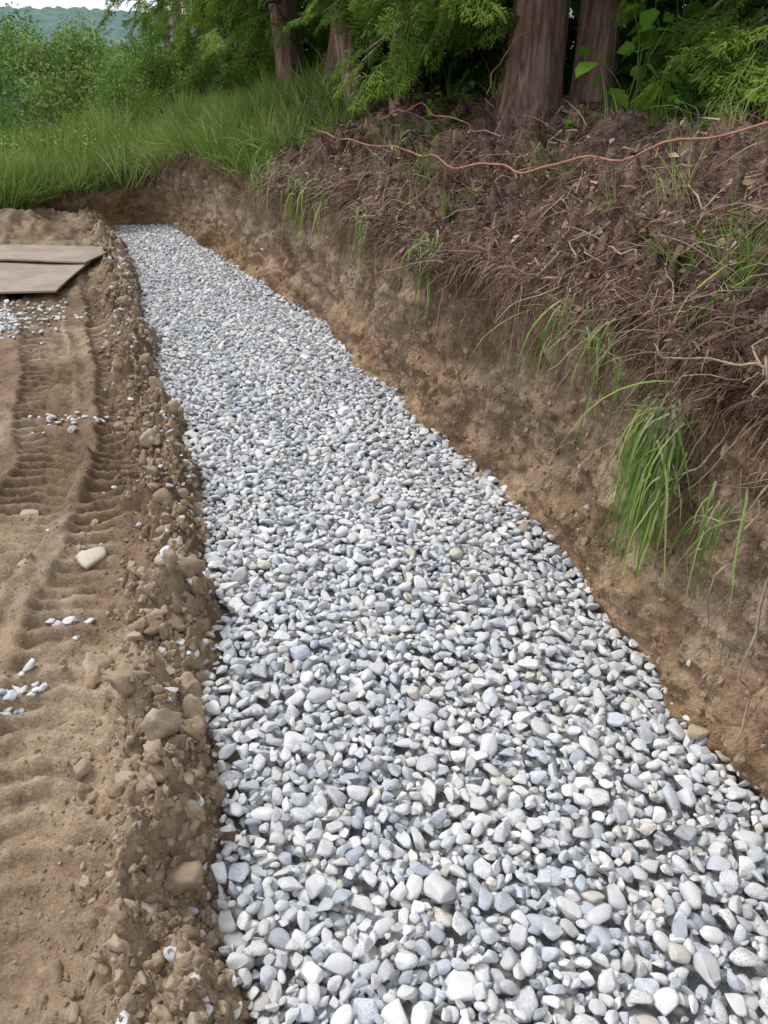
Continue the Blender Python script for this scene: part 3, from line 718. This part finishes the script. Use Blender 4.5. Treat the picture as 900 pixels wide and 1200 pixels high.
def broadleaf(name,x,y,zc,rx,rz,r,n,sc,col=CL,seed=0,nc=5):
    zb=float(Uz(x,y)[0]) if y<60 else -7.
    rs=np.random.default_rng(seed)
    lst=[trunk_vf(x,y,zb,r,max(zc-zb,.2)+rz*.5,(0,0),seed,.3,12,14)]
    lobes=[(np.array([x,y,zc]),.75)]
    for q in range(9):
        a=rs.uniform(0,6.3);e=rs.uniform(-.7,.9)
        lc=np.array([x+math.cos(a)*rx*.6*math.cos(e),y+math.sin(a)*rx*.6*math.cos(e),zc+rz*.65*math.sin(e)]);lobes.append((lc,rs.uniform(.3,.5)))
        lst.append(tube('l',[(x,y,zc-rz*.6),((x+lc[0])/2,(y+lc[1])/2,(zc-rz*.3+lc[2])/2),lc],r*.45,r*.12,BARK,5,4,.05,seed=q))
    P=[]
    for q in range(n):
        lc,lr=lobes[rs.integers(0,len(lobes))];v=nrm(rs.normal(0,1,3))*rs.random()**.35
        P.append(lc+v*np.array([rx,rx,rz])*lr)
    tr=multi(name,lst,BARK)
    instancer('foliage',col,P,rs.uniform(0,6.3,(n,3)),sc*rs.uniform(.6,1.3,n),rs.integers(0,nc,n),parent=tr)
broadleaf('deciduous_tree',-8.9,23.5,1.0,1.9,2.2,.14,300,.42,seed=1)
broadleaf('deciduous_tree',-8.0,16,-.2,1.4,1.3,.07,260,.3,seed=2)
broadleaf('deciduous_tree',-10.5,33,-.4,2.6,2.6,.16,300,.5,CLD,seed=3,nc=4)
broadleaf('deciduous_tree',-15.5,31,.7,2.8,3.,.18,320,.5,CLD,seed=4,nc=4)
broadleaf('deciduous_tree',-7.2,26,.1,2.0,2.2,.14,280,.42,seed=5)
broadleaf('deciduous_tree',-10.8,20,-.6,1.6,1.4,.1,260,.34,seed=6)
broadleaf('deciduous_tree',-6.3,15.5,-.2,1.0,.9,.05,200,.22,seed=12)
broadleaf('shrub',-5.8,10.5,.55,.75,.65,.03,240,.14,seed=21)
broadleaf('shrub',-7.3,12.2,.5,.9,.9,.03,220,.18,seed=22)
broadleaf('shrub',-4.9,11.2,.50,.65,.6,.03,200,.13,seed=23)
broadleaf('shrub',-5.1,9.5,.50,.38,.36,.02,120,.10,seed=24)
broadleaf('shrub',-4.1,12.2,.65,.6,.6,.03,180,.13,seed=25)
broadleaf('shrub',-2.75,11.6,1.25,.75,.75,.03,190,.17,seed=7)
broadleaf('shrub',-2.1,10.4,1.35,.5,.6,.03,170,.13,seed=26)
broadleaf('shrub',-3.6,13.4,1.1,.9,.9,.03,220,.2,seed=8)
broadleaf('shrub',-5.0,16.5,.5,1.1,1.0,.04,220,.24,seed=9)
n=1500;x=rng.uniform(-75,5,n);y=rng.uniform(42,100,n)
z=-8.5+7.2*rng.random(n)**.6+1.5*vn(x*.12,y*.12,0*x,150)
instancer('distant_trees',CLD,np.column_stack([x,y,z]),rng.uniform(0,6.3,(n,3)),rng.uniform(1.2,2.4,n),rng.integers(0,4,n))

def leafmesh(nm,mat):
    o=[]
    for i in range(4):
        u=np.linspace(0,1,8);w=.36*np.sin(np.pi*u**.75)*(1+.18*np.sin(u*26+i));w[0]=.01;w[-1]=.0
        z=-.22*u**2
        V=[];F=[]
        for a in range(8):
            V+= [(u[a],w[a],z[a]+.10*w[a]),(u[a],0,z[a]-.04),(u[a],-w[a],z[a]+.10*w[a])]
        for a in range(7):
            F+= [[a*3,a*3+1,a*3+4,a*3+3],[a*3+1,a*3+2,a*3+5,a*3+4]]
        o.append(mk('%s_%d'%(nm,i),V,F,mat,{'rnd':np.full(24,rng.random()),'t':np.ones(24)},link=False))
    return srccol(nm,o)
LS=leafmesh('leaf_src',LEAF);DS=leafmesh('dead_leaf_src',DEAD)
i,j=samp(1500,J0-2,nP-2,bias=1.2)
instancer('dead_leaves',DS,G3[i,j]+NRM[i,j]*.012,np.column_stack([rng.normal(0,.6,(len(i),2)),rng.uniform(0,6.3,len(i))]),rng.uniform(.015,.045,len(i)),rng.integers(0,4,len(i)))
m=M('green_stem',.6);m.col(m.ramp(m.noise(20),[(.3,(.08,.13,.03)),(.7,(.15,.2,.06))]));STEM=m.m
def bigleaf(x,y,n,h,ls,spread=.3):
    zb=float(Uz(x,y)[0]);lst=[];P_=[];Rr=[];Sc=[]
    for q in range(n):
        a=rng.uniform(0,6.3);l_=rng.uniform(.3,1)*spread;hz=h*rng.uniform(.4,1)
        e=np.array([x+math.cos(a)*l_,y+math.sin(a)*l_,zb+hz])
        lst.append(tube('s',[(x,y,zb-.02),((x*2+e[0])/3,(y*2+e[1])/3,zb+hz*.7),tuple(e)],.005,.002,STEM,5,4,.02,seed=q))
        for w_ in range(4):
            u=.45+.55*w_/3;P_.append(np.array([x,y,zb])*(1-u)+e*u+np.array([0,0,hz*.12*(1-u)]));Rr.append((rng.normal(0,.4),rng.uniform(-.2,.8),a+rng.normal(0,1.1)));Sc.append(ls*rng.uniform(.6,1.2))
    ob=multi('broadleaf_plant',lst,STEM)
    instancer('leaves',LS,P_,Rr,Sc,rng.integers(0,4,len(P_)),parent=ob)
bigleaf(1.22,4.3,9,.55,.13,.26)
bigleaf(1.45,4.5,10,.7,.13,.3)
bigleaf(1.7,3.8,10,.38,.11,.3)
bigleaf(.95,4.3,4,.14,.09,.15)
bigleaf(.35,4.9,6,.22,.06,.2)
bigleaf(2.2,3.3,9,.45,.11,.3)
bigleaf(.45,5.6,6,.25,.06,.25)
bigleaf(1.3,3.5,6,.22,.08,.2)
bigleaf(2.0,3.0,9,.30,.09,.28)
bigleaf(1.6,3.3,8,.26,.08,.25)
bigleaf(1.55,2.6,5,.16,.06,.18)
bigleaf(2.4,4.9,10,.7,.12,.4)

# ------------------------------------------------------------ camera, light
cam=bpy.data.cameras.new('camera');co=bpy.data.objects.new('camera',cam);COL.objects.link(co)
cam.sensor_fit='VERTICAL';cam.sensor_height=24;cam.lens=18;cam.clip_end=6000;cam.clip_start=.05
co.location=(0,0,1.6);co.rotation_euler=(math.radians(60),0,0);scene.camera=co
w=bpy.data.worlds.new('World');scene.world=w;w.use_nodes=True
nt=w.node_tree;sk=nt.nodes.new('ShaderNodeTexSky');sk.sky_type='NISHITA';sk.sun_disc=False
EL=math.radians(55);AZ=math.radians(-60)
sk.sun_elevation=EL;sk.sun_rotation=AZ;sk.dust_density=4;sk.air_density=1.;sk.ozone_density=1.5
tcw=nt.nodes.new('ShaderNodeTexCoord');nz=nt.nodes.new('ShaderNodeTexNoise');nz.inputs['Scale'].default_value=3.;nz.inputs['Detail'].default_value=4
nt.links.new(tcw.outputs['Generated'],nz.inputs['Vector'])
cr=nt.nodes.new('ShaderNodeValToRGB');cr.color_ramp.elements[0].position=.3;cr.color_ramp.elements[0].color=(.7,.7,.7,1);cr.color_ramp.elements[1].position=.65;cr.color_ramp.elements[1].color=(.95,.95,.95,1)
nt.links.new(nz.outputs['Fac'],cr.inputs[0])
mx=nt.nodes.new('ShaderNodeMix');mx.data_type='RGBA';mx.clamp_result=False
nt.links.new(cr.outputs[0],mx.inputs[0]);nt.links.new(sk.outputs[0],mx.inputs[6]);mx.inputs[7].default_value=(7.4,7.75,8.4,1)
bg=nt.nodes['Background'];bg.inputs[1].default_value=.15;nt.links.new(mx.outputs[2],bg.inputs[0])
sl=bpy.data.lights.new('sun','SUN');sl.energy=2.1;sl.angle=math.radians(12);sl.color=(1,.98,.945)
so=bpy.data.objects.new('sun',sl);COL.objects.link(so)
from mathutils import Vector
dirv=Vector((math.sin(AZ)*math.cos(EL),math.cos(AZ)*math.cos(EL),math.sin(EL)))
so.rotation_euler=(-dirv).to_track_quat('-Z','Y').to_euler()
scene.view_settings.view_transform='Standard';scene.view_settings.look='None';scene.view_settings.exposure=0
